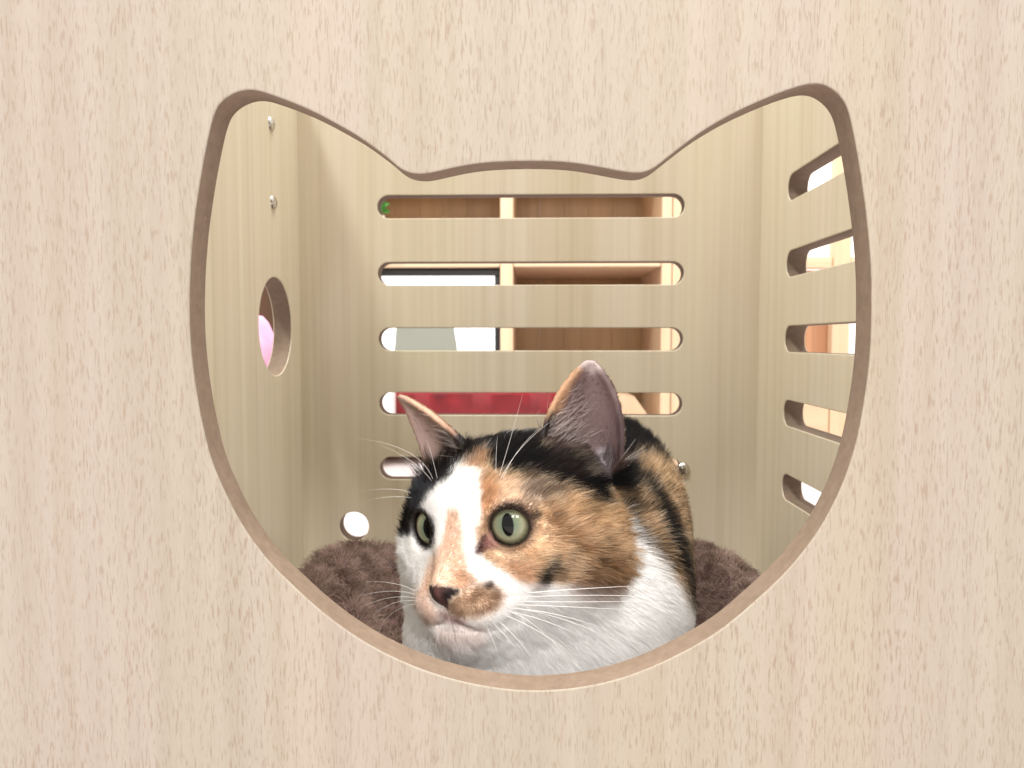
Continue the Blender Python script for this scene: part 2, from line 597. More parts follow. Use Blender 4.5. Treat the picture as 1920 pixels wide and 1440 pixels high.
# wooden frame seen through the right-hand slots
RY = 0.62
def rx(px, y=RY):
    return float(W(px, 500, y)[0])
def rz(px, py, y=RY):
    return float(W(px, py, y)[2])
rack = empty('pine_rack', (rx(1560), RY, FLOOR_Z))
tag(rack, 'pale pine rack with white panels outside the right side slots', 'rack')
box('post', (rx(1563), RY, FLOOR_Z + 0.001), (rx(1596), RY + 0.014, rz(1560, 200)), M_PINE, rack)
box('crossbar', (rx(1400), RY + 0.002, rz(1540, 503)), (rx(1562.6), RY + 0.012, rz(1540, 481)), M_PINEX, rack)
box('crossbar', (rx(1596.3), RY + 0.002, rz(1540, 503)), (rx(1800), RY + 0.012, rz(1540, 481)), M_PINEX, rack)
box('crossbar', (rx(1400), RY + 0.002, rz(1540, 812)), (rx(1562.6), RY + 0.012, rz(1540, 757)), M_PINEX, rack)
box('crossbar', (rx(1596.3), RY + 0.002, rz(1540, 812)), (rx(1800), RY + 0.012, rz(1540, 757)), M_PINEX, rack)
box('wood_panel', (rx(1400), RY + 0.018, rz(1540, 756)), (rx(1572), RY + 0.026, rz(1540, 504)), board_wood('tan_plywood', (150, 104, 74), (190, 140, 104)), rack)
box('white_panel', (rx(1400), RY + 0.018, rz(1540, 480)), (rx(1800), RY + 0.026, rz(1540, 190)), plain('glowing_white', (250, 250, 250), 0.35, emit=0.35), rack)  # white panel is no lamp; emission adds brightness to its colour

# seen through the round hole of the left side
brown = box('wooden_crate', (-0.46, 0.43, FLOOR_Z + 0.001), (-0.196, 0.50, 0.36), board_wood('dark_plywood', (66, 44, 24), (92, 62, 36)), None)
tag(brown, 'dark brown wooden crate outside the round hole on the left', 'crate')
bm = bmesh.new()
bmesh.ops.create_icosphere(bm, subdivisions=4, radius=1.0)
from mathutils import noise as mnoise
for v in bm.verts:
    d = v.co.normalized()
    f = 1 + 0.10 * mnoise.noise(d * 2.2) + 0.03 * mnoise.noise(d * 7)
    v.co = Vector((-0.232 + d.x * 0.030 * f, 0.365 + d.y * 0.034 * f, 0.091 + d.z * 0.130 * f))
me = bpy.data.meshes.new('plush_toy')
bm.to_mesh(me)
bm.free()
for p in me.polygons:
    p.use_smooth = True
me.materials.append(M_PINK)
pk = bpy.data.objects.new('plush_toy', me)
COL.objects.link(pk)
tag(pk, 'pink and white plush seen through the round hole on the left', 'plush toy')

# ------------------------------------------------------------------ strands: fur, pile and whiskers as real hair curves
def strands(name, pts, radius, colors, mat, parent):
    """pts (n, k, 3); radius (n,) at the root; colors (n, 3) linear"""
    n, k = pts.shape[:2]
    hc = bpy.data.hair_curves.new(name)
    hc.add_curves([k] * n)
    hc.attributes['position'].data.foreach_set('vector', np.ascontiguousarray(pts, dtype=np.float32).ravel())
    ra = hc.attributes.get('radius') or hc.attributes.new('radius', 'FLOAT', 'POINT')
    taper = np.linspace(1.0, 0.0, k) ** 0.7
    taper[-1] = 0.12
    ra.data.foreach_set('value', (radius[:, None] * taper[None]).astype(np.float32).ravel())
    ca = hc.attributes.new('coat', 'FLOAT_COLOR', 'CURVE')
    c4 = np.ones((n, 4), np.float32)
    c4[:, :3] = colors
    ca.data.foreach_set('color', c4.ravel())
    hc.materials.append(mat)
    o = bpy.data.objects.new(name, hc)
    COL.objects.link(o)
    put(o, parent)
    o['kind'] = 'stuff'
    return o


def strand_material(name, rough=0.55, spec=0.25, trans=0.0):
    k = NT(name)
    a = k.n('ShaderNodeAttribute', attribute_name='coat')
    k.l(a.outputs['Color'], k.b.inputs['Base Color'])
    k.rough(rough)
    k.b.inputs['Specular IOR Level'].default_value = spec
    if trans:
        tr = k.n('ShaderNodeBsdfTranslucent')
        k.l(a.outputs['Color'], tr.inputs['Color'])
        mx = k.n('ShaderNodeMixShader')
        mx.inputs[0].default_value = trans
        out = k.t.nodes['Material Output']
        k.l(k.b.outputs[0], mx.inputs[1])
        k.l(tr.outputs[0], mx.inputs[2])
        k.l(mx.outputs[0], out.inputs['Surface'])
    return k.m


def unit(v):
    return v / np.maximum(np.linalg.norm(v, axis=-1, keepdims=True), 1e-9)


def vnoise(p, scale, seed=0):
    """cheap smooth value noise in numpy, -1..1"""
    q = np.asarray(p, np.float64) * scale + seed * 17.31
    i = np.floor(q).astype(np.int64)
    f = q - i
    f = f * f * (3 - 2 * f)
    out = 0
    for dx in (0, 1):
        for dy in (0, 1):
            for dz in (0, 1):
                h = (i[..., 0] + dx) * 73856093 ^ (i[..., 1] + dy) * 19349663 ^ (i[..., 2] + dz) * 83492791 ^ (seed * 2654435761)
                h = (h ^ (h >> 13)) * 1274126177 & 0x7fffffff
                h = ((h ^ (h >> 16)) % 65536) / 32768.0 - 1.0
                w = (f[..., 0] if dx else 1 - f[..., 0]) * (f[..., 1] if dy else 1 - f[..., 1]) * (f[..., 2] if dz else 1 - f[..., 2])
                out = out + w * h
    return out


def sample_surface(verts, tris, vn, weight, count):
    a, b, c = verts[tris[:, 0]], verts[tris[:, 1]], verts[tris[:, 2]]
    ar = 0.5 * np.linalg.norm(np.cross(b - a, c - a), axis=1) * weight
    cum = np.cumsum(ar)
    t = np.searchsorted(cum, rng.random(count) * cum[-1])
    t = np.minimum(t, len(tris) - 1)
    u, v = rng.random(count), rng.random(count)
    s = u + v > 1
    u[s], v[s] = 1 - u[s], 1 - v[s]
    w = 1 - u - v
    p = a[t] * w[:, None] + b[t] * u[:, None] + c[t] * v[:, None]
    n = unit(vn[tris[t, 0]] * w[:, None] + vn[tris[t, 1]] * u[:, None] + vn[tris[t, 2]] * v[:, None])
    return p, n


def vert_normals(v, t):
    fn = np.cross(v[t[:, 1]] - v[t[:, 0]], v[t[:, 2]] - v[t[:, 0]])
    vn = np.zeros_like(v)
    for k in range(3):
        np.add.at(vn, t[:, k], fn)
    return unit(vn)


# ------------------------------------------------------------------ plush cushion
def cushion_top(x, y):
    """height of the pad: a low sunken middle with a fat rolled rim, lumpy"""
    u = (x - (XL + XR) / 2) / 0.163
    v = (y - 0.156) / 0.139
    e = (np.abs(u) ** 6 + np.abs(v) ** 6) ** (1 / 6)
    e = np.clip(e, 0, 1)
    rim = np.exp(-((e - 0.80) / 0.20) ** 2)
    p = np.stack([x, y, 0 * x], -1)
    lump = 0.006 * vnoise(p, 22, 3) + 0.004 * vnoise(p, 48, 5)
    back_l = np.exp(-(((x + 0.100) / 0.068) ** 2 + ((y - 0.235) / 0.055) ** 2))
    back_r = np.exp(-(((x - 0.115) / 0.035) ** 2 + ((y - 0.235) / 0.06) ** 2))
    h = 0.018 + 0.020 * rim + lump + 0.0175 * back_l + 0.026 * back_r
    edge = np.sqrt(np.clip(1 - e ** 12, 0, 1))
    return 0.001 + h * edge


cushion = empty('plush_cushion', (0, 0.156, 0))
tag(cushion, 'brown fluffy plush cushion under the cat inside the house', 'cushion')
gx, gy_ = 96, 84
vs = []
for j in range(gy_ + 1):
    for i in range(gx + 1):
        a, b = -1 + 2 * i / gx, -1 + 2 * j / gy_
        m = (a ** 6 + b ** 6) ** (1 / 6)
        s = max(abs(a), abs(b)) / m if m > 0 else 1.0
        vs.append(((XL + XR) / 2 + a * s * 0.163, 0.156 + b * s * 0.139))
vs = np.array(vs)
zz = cushion_top(vs[:, 0], vs[:, 1])
cv = np.column_stack([vs, zz])
fs = []
for j in range(gy_):
    for i in range(gx):
        a = j * (gx + 1) + i
        fs.append((a, a + 1, a + gx + 2, a + gx + 1))
loop = [i for i in range(gx + 1)] + [j * (gx + 1) + gx for j in range(1, gy_ + 1)] + [gy_ * (gx + 1) + i for i in range(gx - 1, -1, -1)] + [j * (gx + 1) for j in range(gy_ - 1, 0, -1)]
M_PLUSH = plain('brown_plush_base', (92, 70, 66), 0.95, vary=0.15, scale=120)
pad = mesh_obj('pad', cv, fs + [tuple(reversed(loop))], M_PLUSH, cushion, 60)
ct = np.array([(f[0], f[1], f[2]) for f in fs] + [(f[0], f[2], f[3]) for f in fs])
cn = vert_normals(cv, ct)
wt = np.ones(len(ct))
cp, cnn = sample_surface(cv, ct, cn, wt, 90000)
lean = np.stack([vnoise(cp, 70, 9), vnoise(cp, 70, 10), 0.35 * vnoise(cp, 70, 11)], -1)
lean += 0.9 * np.stack([vnoise(cp, 210, 12), vnoise(cp, 210, 13), 0.5 * vnoise(cp, 210, 14)], -1)
d = unit(cnn * 0.75 + lean * 1.05 + rng.normal(0, 0.16, cp.shape))
L = (0.0082 * (0.75 + 0.35 * vnoise(cp, 90, 15)) * rng.uniform(0.75, 1.15, len(cp)))[:, None]
curl = rng.normal(0, 0.22, cp.shape)
pp = np.stack([cp - cnn * 0.0006, cp + d * L * 0.36 + 0 * curl, cp + unit(d + curl * 0.5) * L * 0.7, cp + unit(d + curl - np.array([0, 0, 0.25])) * L], 1)
tone = np.clip(0.5 + 0.75 * vnoise(cp, 95, 21), 0, 1)[:, None] * 0.65 + rng.random((len(cp), 1)) * 0.35
ccol = lin((82, 60, 50)) * (1 - tone) + lin((176, 152, 140)) * tone
M_PILE = strand_material('brown_pile', 0.7, 0.15, 0.15)
strands('pile', pp, np.full(len(cp), 0.00022), ccol, M_PILE, cushion)

# ------------------------------------------------------------------ the cat: one skin from blended volumes
HC = W(945, 968, 0.088)                       # centre of the head
HYAW, HPITCH, HROLL = math.radians(31), math.radians(7), math.radians(6)
fwd0 = np.array([-math.sin(HYAW), -math.cos(HYAW), 0.0])
lft0 = np.array([math.cos(HYAW), -math.sin(HYAW), 0.0])
up0 = np.array([0, 0, 1.0])
fwd = fwd0 * math.cos(HPITCH) - up0 * math.sin(HPITCH)
up1 = up0 * math.cos(HPITCH) + fwd0 * math.sin(HPITCH)
lft = lft0 * math.cos(HROLL) + up1 * math.sin(HROLL)
upv = up1 * math.cos(HROLL) - lft0 * math.sin(HROLL)
HR = np.stack([lft, fwd, upv], 1)             # head axes in columns: left, forward, up


def HL(x, y, z):
    """head point given in millimetres: to the cat's left, forward, up"""
    return HC + HR @ (np.array([x, y, z]) * 0.001)


G = 0.00145
lo = np.array([-0.105, 0.020, 0.000])
hi = np.array([0.128, 0.292, 0.212])
dims = np.ceil((hi - lo) / G).astype(int) + 1
ax = [lo[i] + G * np.arange(dims[i]) for i in range(3)]
PX, PY, PZ = [a.astype(np.float32) for a in np.meshgrid(*ax, indexing='ij')]


def ellipsoid(c, r, R=None):
    dx, dy, dz = PX - np.float32(c[0]), PY - np.float32(c[1]), PZ - np.float32(c[2])
    if R is not None:
        R = R.astype(np.float32)
        dx, dy, dz = (dx * R[0, 0] + dy * R[1, 0] + dz * R[2, 0], dx * R[0, 1] + dy * R[1, 1] + dz * R[2, 1], dx * R[0, 2] + dy * R[1, 2] + dz * R[2, 2])
    k0 = np.sqrt((dx / r[0]) ** 2 + (dy / r[1]) ** 2 + (dz / r[2]) ** 2)
    k1 = np.sqrt((dx / r[0] ** 2) ** 2 + (dy / r[1] ** 2) ** 2 + (dz / r[2] ** 2) ** 2)
    return (k0 * (k0 - 1) / np.maximum(k1, 1e-6)).astype(np.float32)


def capsule(a, b, ra, rb):
    a, b = np.asarray(a, np.float32), np.asarray(b, np.float32)
    ab = b - a
    t = ((PX - a[0]) * ab[0] + (PY - a[1]) * ab[1] + (PZ - a[2]) * ab[2]) / float(ab @ ab)
    t = np.clip(t, 0, 1)
    d = np.sqrt((PX - a[0] - t * ab[0]) ** 2 + (PY - a[1] - t * ab[1]) ** 2 + (PZ - a[2] - t * ab[2]) ** 2)
    return (d - (ra + (rb - ra) * t)).astype(np.float32)


def smin(a, b, k):
    h = np.maximum(k - np.abs(a - b), 0) / k
    return np.minimum(a, b) - h * h * k * 0.25


def smax(a, b, k):
    return -smin(-a, -b, k)


def hell(c, r):
    return ellipsoid(HL(*c), np.array(r) * 0.001, HR)


def hcap(a, b, ra, rb):
    return capsule(HL(*a), HL(*b), ra * 0.001, rb * 0.001)


head = hell((0, -9, 4), (41, 42, 30))
head = smin(head, hell((0, 12, -6), (31, 26, 26)), 0.012)
for s in (-1, 1):
    head = smin(head, hell((s * 27, 0, -17), (22, 29, 23)), 0.012)
    head = smin(head, hcap((s * 9, 25, 15), (s * 27, 16, 12), 7, 7), 0.008)
    head = smin(head, hell((s * 17, 26, -17), (14, 13, 12)), 0.010)
head = smin(head, hell((0, 15, -31), (25, 28, 16)), 0.014)
head = smin(head, hell((-33, 6, -8), (13, 17, 20)), 0.012)
head = smin(head, hcap((0, 24, 14), (0, 44, -12), 9.5, 7.0), 0.007)
head = smin(head, hell((0, 35.5, -36), (13, 10.5, 8.5)), 0.010)
for s in (-1, 1):
    head = smin(head, hell((s * 9.5, 38.5, -24), (12.5, 12, 10)), 0.006)
head = smin(head, hell((0, 49, -15.5), (7.0, 5.0, 5.0)), 0.004)
# mouth line under the nose
mouth = np.minimum(hcap((0, 54, -20), (0, 51, -28), 1.2, 1.2), np.minimum(hcap((0, 51, -28), (9, 46, -32.5), 1.3, 1.5), hcap((0, 51, -28), (-9, 46, -32.5), 1.3, 1.5)))
mouth = np.minimum(mouth, np.minimum(hcap((9, 46, -32.5), (18, 35, -32), 1.5, 0.8), hcap((-9, 46, -32.5), (-18, 35, -32), 1.5, 0.8)))
head = smax(head, -mouth, 0.002)
for s in (-1, 1):                              # nostrils
    head = smax(head, -hcap((s * 3.6, 54.5, -16.2), (s * 6.2, 51.5, -15.6), 1.5, 1.1), 0.001)

# eyes
EYE_R = 0.0113
n_near = unit(HR @ np.array([0.34, 0.93, 0.12]))
n_far = unit(HR @ np.array([-0.26, 0.95, 0.10]))
EYES = []
eye_near_open = W(957, 986, 0.0560)
eye_far_open = W(799, 990, 0.0770)
for op, n in ((eye_near_open, n_near), (eye_far_open, n_far)):
    c = op - n * 0.0084
    EYES.append((c, n))
    # lids: a soft mound with a raised rim round the ball, then the ball's own room is cut out of it
    head = smin(head, ellipsoid(c - n * 0.0010, (0.0132, 0.0132, 0.0132)), 0.006)
    dx, dy, dz = PX - c[0], PY - c[1], PZ - c[2]
    dep = dx * n[0] + dy * n[1] + dz * n[2]
    rad = np.sqrt(np.maximum(dx * dx + dy * dy + dz * dz - dep * dep, 0))
    vv = dx * upv[0] + dy * upv[1] + dz * upv[2]
    rad = np.sqrt(rad ** 2 + np.float32(0.30) * vv ** 2)
    rim = np.sqrt((rad - np.float32(0.0096)) ** 2 + (dep - np.float32(0.0076)) ** 2) - (np.float32(0.0019) + np.float32(0.0010) * np.clip((dx * upv[0] + dy * upv[1] + dz * upv[2]) / np.maximum(rad, 1e-5), 0, 1))
    head = smin(head, rim.astype(np.float32), 0.002)
    cut = ellipsoid(c, (EYE_R + 0.0001,) * 3)
    cone = np.maximum(rad - np.float32(0.0079) - 0.3 * np.maximum(dep - 0.0084, 0), 0.003 - dep)
    inner = -1.0 if n is n_near else 1.0
    corner = unit(HR @ np.array([inner * 0.80, 0.12, -0.60]))
    tear = capsule(op + n * 0.0012, op + corner * 0.0118 + n * 0.0012, 0.0040, 0.0012)
    head = smax(head, -np.minimum(np.minimum(cut, cone.astype(np.float32)), tear), 0.0012)

# ears: thin cupped shells laid out between an inner and an outer rim
def bez(a, b, c, d, t):
    t = t[:, None]
    return a * (1 - t) ** 3 + 3 * b * t * (1 - t) ** 2 + 3 * c * t * t * (1 - t) + d * t ** 3


EARS = []


def ear(inner, outer, face, depth):
    """inner and outer: four control points each from base to tip; face: where the cup opens"""
    global head
    u = np.linspace(0, 1, 46)
    A, B = bez(*inner, u), bez(*outer, u)
    pts = []
    for k, uu in enumerate(u):
        for v in np.linspace(0, 1, 30):
            bulge = depth * (4 * v * (1 - v)) ** 0.75 * (1 - uu) ** 0.55 * (0.55 + 0.45 * (1 - uu))
            pts.append(A[k] * (1 - v) + B[k] * v - face * bulge)
    pts = np.array(pts)
    EARS.append((pts, face))
    m = 0.006
    a = np.clip(((pts.min(0) - m - lo) / G).astype(int), 0, dims - 1)
    b = np.clip(((pts.max(0) + m - lo) / G).astype(int) + 1, 0, dims)
    sl = tuple(slice(a[i], b[i]) for i in range(3))
    q = np.stack([PX[sl], PY[sl], PZ[sl]], -1).reshape(-1, 3)
    best = np.full(len(q), 1.0, np.float32)
    p32 = pts.astype(np.float32)
    for s in range(0, len(p32), 60):
        dd = ((q[:, None, :] - p32[None, s:s + 60]) ** 2).sum(-1).min(1)
        best = np.minimum(best, np.sqrt(dd))
    sd = best.reshape(PX[sl].shape) - 0.00165
    head[sl] = smin(head[sl], sd, 0.004)


def wp(px, py, y):
    return W(px, py, y)


# near ear, cup open towards the viewer
ear((wp(1008, 866, 0.086), wp(1018, 790, 0.090), wp(1046, 722, 0.094), wp(1100, 680, 0.098)),
    (wp(1150, 905, 0.092), wp(1178, 832, 0.092), wp(1172, 742, 0.095), wp(1113, 680, 0.0985)), unit(np.array([-0.22, -0.95, 0.15])), 0.020)
# far ear, turned away to the left
ear((wp(876, 846, 0.087), wp(846, 806, 0.092), wp(806, 770, 0.100), wp(752, 744, 0.108)),
    (wp(806, 905, 0.110), wp(796, 850, 0.112), wp(782, 800, 0.112), wp(749, 745, 0.109)), unit(np.array([-0.80, -0.55, 0.20])), 0.013)

# body lying behind the head, turned to the back right
body = ellipsoid((0.040, 0.185, 0.080), (0.038, 0.085, 0.062))
body = smin(body, ellipsoid((0.028, 0.205, 0.064), (0.049, 0.075, 0.058)), 0.02)
body = smin(body, ellipsoid((0.044, 0.125, 0.066), (0.034, 0.048, 0.056)), 0.02)
body = smin(body, ellipsoid((-0.003, 0.098, 0.058), (0.056, 0.043, 0.047)), 0.025)
body = smin(body, capsule((0.004, 0.115, 0.105), (0.038, 0.165, 0.093), 0.035, 0.038), 0.026)
for x in (-0.012, 0.044):                     # forelegs and paws tucked under the chest
    body = smin(body, capsule((x, 0.125, 0.042), (x, 0.076, 0.034), 0.017, 0.012), 0.008)
    body = smin(body, ellipsoid((x, 0.066, 0.032), (0.014, 0.016, 0.010)), 0.005)
body = smin(body, ellipsoid((0.058, 0.205, 0.048), (0.023, 0.046, 0.034)), 0.012)
tail = [(0.02, 0.262, 0.05), (0.045, 0.270, 0.042), (0.068, 0.262, 0.036)]
for a, b in zip(tail, tail[1:]):
    body = smin(body, capsule(a, b, 0.012, 0.011), 0.006)
is_head = (head < body + 0.002)
sdf = smin(head, body, 0.018)
print('sdf', dims)


def surface_nets(f):
    sgn = f < 0
    c = [f[i:f.shape[0] - 1 + i, j:f.shape[1] - 1 + j, k:f.shape[2] - 1 + k] for i in (0, 1) for j in (0, 1) for k in (0, 1)]
    cnt = sum((x < 0).astype(np.int8) for x in c)
    act = (cnt > 0) & (cnt < 8)
    idx = np.argwhere(act)
    vals = np.stack([x[act] for x in c], 1)
    corner = np.array([(i, j, k) for i in (0, 1) for j in (0, 1) for k in (0, 1)], float)
    acc = np.zeros((len(idx), 3))
    num = np.zeros(len(idx))
    for a in range(8):
        for b in range(a + 1, 8):
            if np.abs(corner[a] - corner[b]).sum() != 1:
                continue
            va, vb = vals[:, a], vals[:, b]
            m = (va < 0) != (vb < 0)
            t = va[m] / (va[m] - vb[m])
            acc[m] += corner[a] + (corner[b] - corner[a]) * t[:, None]
            num[m] += 1
    verts = idx + acc / num[:, None]
    vid = np.full(act.shape, -1, np.int64)
    vid[act] = np.arange(len(idx))
    quads = []
    for axn in range(3):
        s0 = [slice(None)] * 3
        s1 = [slice(None)] * 3
        s0[axn], s1[axn] = slice(0, -1), slice(1, None)
        ch = sgn[tuple(s0)] != sgn[tuple(s1)]
        e = np.argwhere(ch)
        o1, o2 = [(1, 2), (2, 0), (0, 1)][axn]
        ok = (e[:, o1] > 0) & (e[:, o2] > 0) & (e[:, o1] < f.shape[o1] - 1) & (e[:, o2] < f.shape[o2] - 1)
        e = e[ok]
        inside = sgn[tuple(e.T)]
        d1 = np.zeros(3, int)
        d2 = np.zeros(3, int)
        d1[o1], d2[o2] = 1, 1
        q = np.stack([vid[tuple((e - d1 - d2).T)], vid[tuple((e - d2).T)], vid[tuple(e.T)], vid[tuple((e - d1).T)]], 1)
        q[~inside] = q[~inside][:, ::-1]
        quads.append(q)
    return verts, np.concatenate(quads)


sv, sq = surface_nets(sdf)
cell = np.minimum(np.round(sv).astype(int), dims - 1)
vhead = is_head[tuple(cell.T)]
sv = lo + sv * G
# keep the largest connected skin and relax it a little
ed = np.concatenate([sq[:, [0, 1]], sq[:, [1, 2]], sq[:, [2, 3]], sq[:, [3, 0]]])
for _ in range(2):
    acc = np.zeros_like(sv)
    num = np.zeros(len(sv))
    np.add.at(acc, ed[:, 0], sv[ed[:, 1]])
    np.add.at(num, ed[:, 0], 1)
    np.add.at(acc, ed[:, 1], sv[ed[:, 0]])
    np.add.at(num, ed[:, 1], 1)
    sv = 0.5 * sv + 0.5 * acc / num[:, None]
st = np.concatenate([sq[:, [0, 1, 2]], sq[:, [0, 2, 3]]])
sn = vert_normals(sv, st)

# ------------------------------------------------------------------ coat: calico patches laid over the head and the body
MX0, MY0, MS, MD = 640, 600, 360, 2.0


def blur(a, s):
    if s <= 0:
        return a
    r = int(s * 3) + 1
    k = np.exp(-0.5 * (np.arange(-r, r + 1) / s) ** 2)
    k /= k.sum()
    n = a.shape[0]
    p = np.pad(a, r, mode='edge')
    p = sum(w * p[i:i + n] for i, w in enumerate(k))
    a = sum(w * p[:, i:i + n] for i, w in enumerate(k))
    return a


YY, XX = np.mgrid[0:MS, 0:MS].astype(np.float64)
XX = XX * MD + MX0
YY = YY * MD + MY0


def inside(poly):
    """poly in enlarged-crop units"""
    p = np.array(poly, float) * (660 / 1440.0) + np.array([680, 640])
    res = np.zeros(XX.shape, bool)
    j = len(p) - 1
    for i in range(len(p)):
        xi, yi = p[i]
        xj, yj = p[j]
        if yi != yj:
            res ^= ((yi > YY) != (yj > YY)) & (XX < (xj - xi) * (YY - yi) / (yj - yi) + xi)
        j = i
    return res.astype(float)


def ell(cx, cy, rx_, ry_, rot=0):
    t = np.linspace(0, 2 * math.pi, 24, endpoint=False)
    c, s = math.cos(math.radians(rot)), math.sin(math.radians(rot))
    return [(cx + rx_ * math.cos(a) * c - ry_ * math.sin(a) * s, cy + rx_ * math.cos(a) * s + ry_ * math.sin(a) * c) for a in t]


WHITE, BLACK = (253, 252, 251), (24, 21, 22)
ORANGE, DORANGE, CREAM, TAN = (216, 188, 154), (172, 134, 96), (240, 222, 202), (234, 210, 190)
BROWN, PINK, LEATHER, DBROWN = (190, 160, 132), (226, 196, 188), (54, 37, 36), (70, 48, 40)


def new_map(c):
    return np.ones((MS, MS, 3)) * lin(c)


def paint(m, poly, c, soft=3.0, op=1.0):
    k = np.clip(blur(inside(poly), soft / MD), 0, 1)[..., None] * op
    m[:] = m * (1 - k) + lin(c) * k


HM = new_map(WHITE)
P = lambda poly, c, soft=3.0, op=1.0: paint(HM, poly, c, soft, op)
# orange side of the face
P([(470, 470), (560, 440), (760, 420), (1000, 480), (1130, 560), (1140, 800), (1130, 1000), (1040, 1010), (900, 1000), (760, 985), (640, 975), (560, 925), (480, 870),
   (462, 780), (492, 700), (486, 600)], ORANGE, 5)
P([(560, 560), (700, 560), (760, 620), (740, 670), (690, 680), (620, 660), (560, 680), (520, 700), (520, 620)], CREAM, 6, 0.75)
P([(470, 560), (530, 540), (560, 600), (540, 680), (500, 720), (480, 660)], (208, 164, 122), 5, 0.8)
P([(700, 540), (800, 560), (860, 620), (760, 650), (700, 640), (640, 600)], (120, 100, 88), 9, 0.75)
P([(700, 730), (780, 760), (820, 830), (760, 860), (690, 850), (680, 800)], (236, 212, 184), 8, 0.7)
P([(740, 710), (820, 712), (900, 770), (980, 850), (1080, 900), (1090, 960), (980, 930), (880, 850), (800, 770)], DORANGE, 7, 0.85)
P([(900, 900), (1000, 930), (1090, 950), (1090, 1000), (960, 1000), (880, 960)], DORANGE, 8, 0.7)
P([(480, 850), (560, 850), (660, 880), (720, 920), (700, 960), (620, 960), (540, 910)], CREAM, 6, 0.65)
P([(560, 900), (680, 900), (740, 960), (700, 1000), (620, 960)], (212, 172, 136), 6, 0.6)
P([(840, 640), (1000, 640), (1080, 700), (1060, 760), (940, 740), (860, 700)], (232, 200, 158), 8, 0.6)
P([(830, 850), (880, 850), (930, 930), (900, 970), (830, 960), (810, 900)], (226, 204, 178), 6, 0.6)
P([(716, 985), (728, 940), (760, 925), (778, 880), (806, 862), (790, 905), (808, 925), (786, 950), (770, 985), (740, 1000)], BLACK, 3.0, 0.95)
P([(690, 1000), (740, 985), (760, 1010), (720, 1030)], (120, 100, 100), 5, 0.5)
P(ell(975, 895, 26, 26), DBROWN, 4, 0.7)
P([(860, 960), (1000, 965), (1090, 1000), (1090, 1050), (960, 1060), (850, 1030)], (150, 112, 92), 9, 0.55)
# black crown and ear bases
P([(490, 480), (520, 420), (560, 370), (700, 350), (790, 260), (860, 330), (1060, 380), (1130, 520), (1130, 700), (1090, 640), (1060, 600), (1010, 600), (1020, 680), (960, 655),
   (900, 620), (840, 575), (770, 560), (690, 545), (610, 535), (540, 525)], BLACK, 3.5)
P([(640, 520), (720, 530), (800, 560), (860, 610), (780, 620), (690, 580)], (92, 76, 66), 7, 0.6)
# black on the far side
P([(300, 320), (420, 380), (500, 420), (490, 455), (430, 480), (372, 505), (362, 555), (305, 590), (262, 632), (240, 670), (222, 705), (205, 745), (205, 790), (130, 800), (130, 660), (190, 560), (230, 470)], BLACK, 4)
P([(150, 560), (240, 560), (300, 600), (240, 650), (190, 690)], (90, 92, 100), 6, 0.5)
P([(395, 500), (440, 470), (500, 425), (520, 470), (480, 520), (440, 520)], (198, 158, 120), 4, 0.9)
P([(400, 280), (580, 280), (580, 400), (520, 430), (470, 425), (420, 400)], (30, 25, 25), 3)
# white blaze
P([(375, 545), (450, 512), (478, 580), (484, 680), (462, 770), (462, 860), (520, 905), (620, 975), (600, 1005), (500, 965), (430, 930), (400, 860), (300, 760), (250, 690), (265, 640), (310, 600)], WHITE, 3)
# tan bridge and nose
P([(330, 690), (392, 690), (405, 760), (408, 850), (425, 930), (430, 1000), (380, 1035), (330, 1040), (236, 1030), (262, 930), (296, 870), (318, 800)], TAN, 5, 0.92)
P([(385, 930), (450, 950), (470, 990), (400, 1010), (370, 980)], (208, 172, 140), 5, 0.8)
# speckled pad
P(ell(455, 1065, 125, 68, -14), BROWN, 6, 0.95)
for q, (x, y) in enumerate(((470, 1030), (520, 1000), (540, 1040), (430, 1075), (470, 1105), (400, 1110), (520, 1080), (450, 1050))):
    P(ell(x, y, 24, 11, -12), (140, 104, 80), 3, 0.7)
P(ell(520, 995, 18, 14), (80, 58, 46), 3, 0.8)
P([(215, 1010), (260, 1020), (300, 1100), (316, 1150), (260, 1160), (222, 1090)], (232, 204, 186), 6, 0.7)
# lips and chin
P([(310, 1090), (330, 1110), (430, 1150), (420, 1162), (330, 1146), (308, 1120)], (186, 146, 144), 4, 0.7)
P([(290, 1160), (420, 1170), (520, 1180), (500, 1250), (360, 1260), (290, 1220)], (240, 226, 222), 10, 0.6)
# eye rims
P(ell(607, 756, 112, 106), (150, 112, 88), 4, 0.85)
P(ell(605, 752, 95, 92), (40, 29, 24), 2.5, 1.0)
P([(462, 872), (486, 800), (520, 780), (560, 840), (520, 850)], (170, 126, 118), 3, 0.95)
P([(462, 868), (492, 790), (510, 790), (480, 872)], (92, 62, 60), 2, 0.9)
P([(660, 700), (720, 690), (740, 715), (690, 740)], (60, 42, 34), 3, 0.85)
P(ell(246, 766, 50, 88, -14), (30, 22, 20), 2.5, 1.0)
P([(300, 690), (345, 690), (330, 800), (300, 870), (296, 800)], WHITE, 2, 0.95)
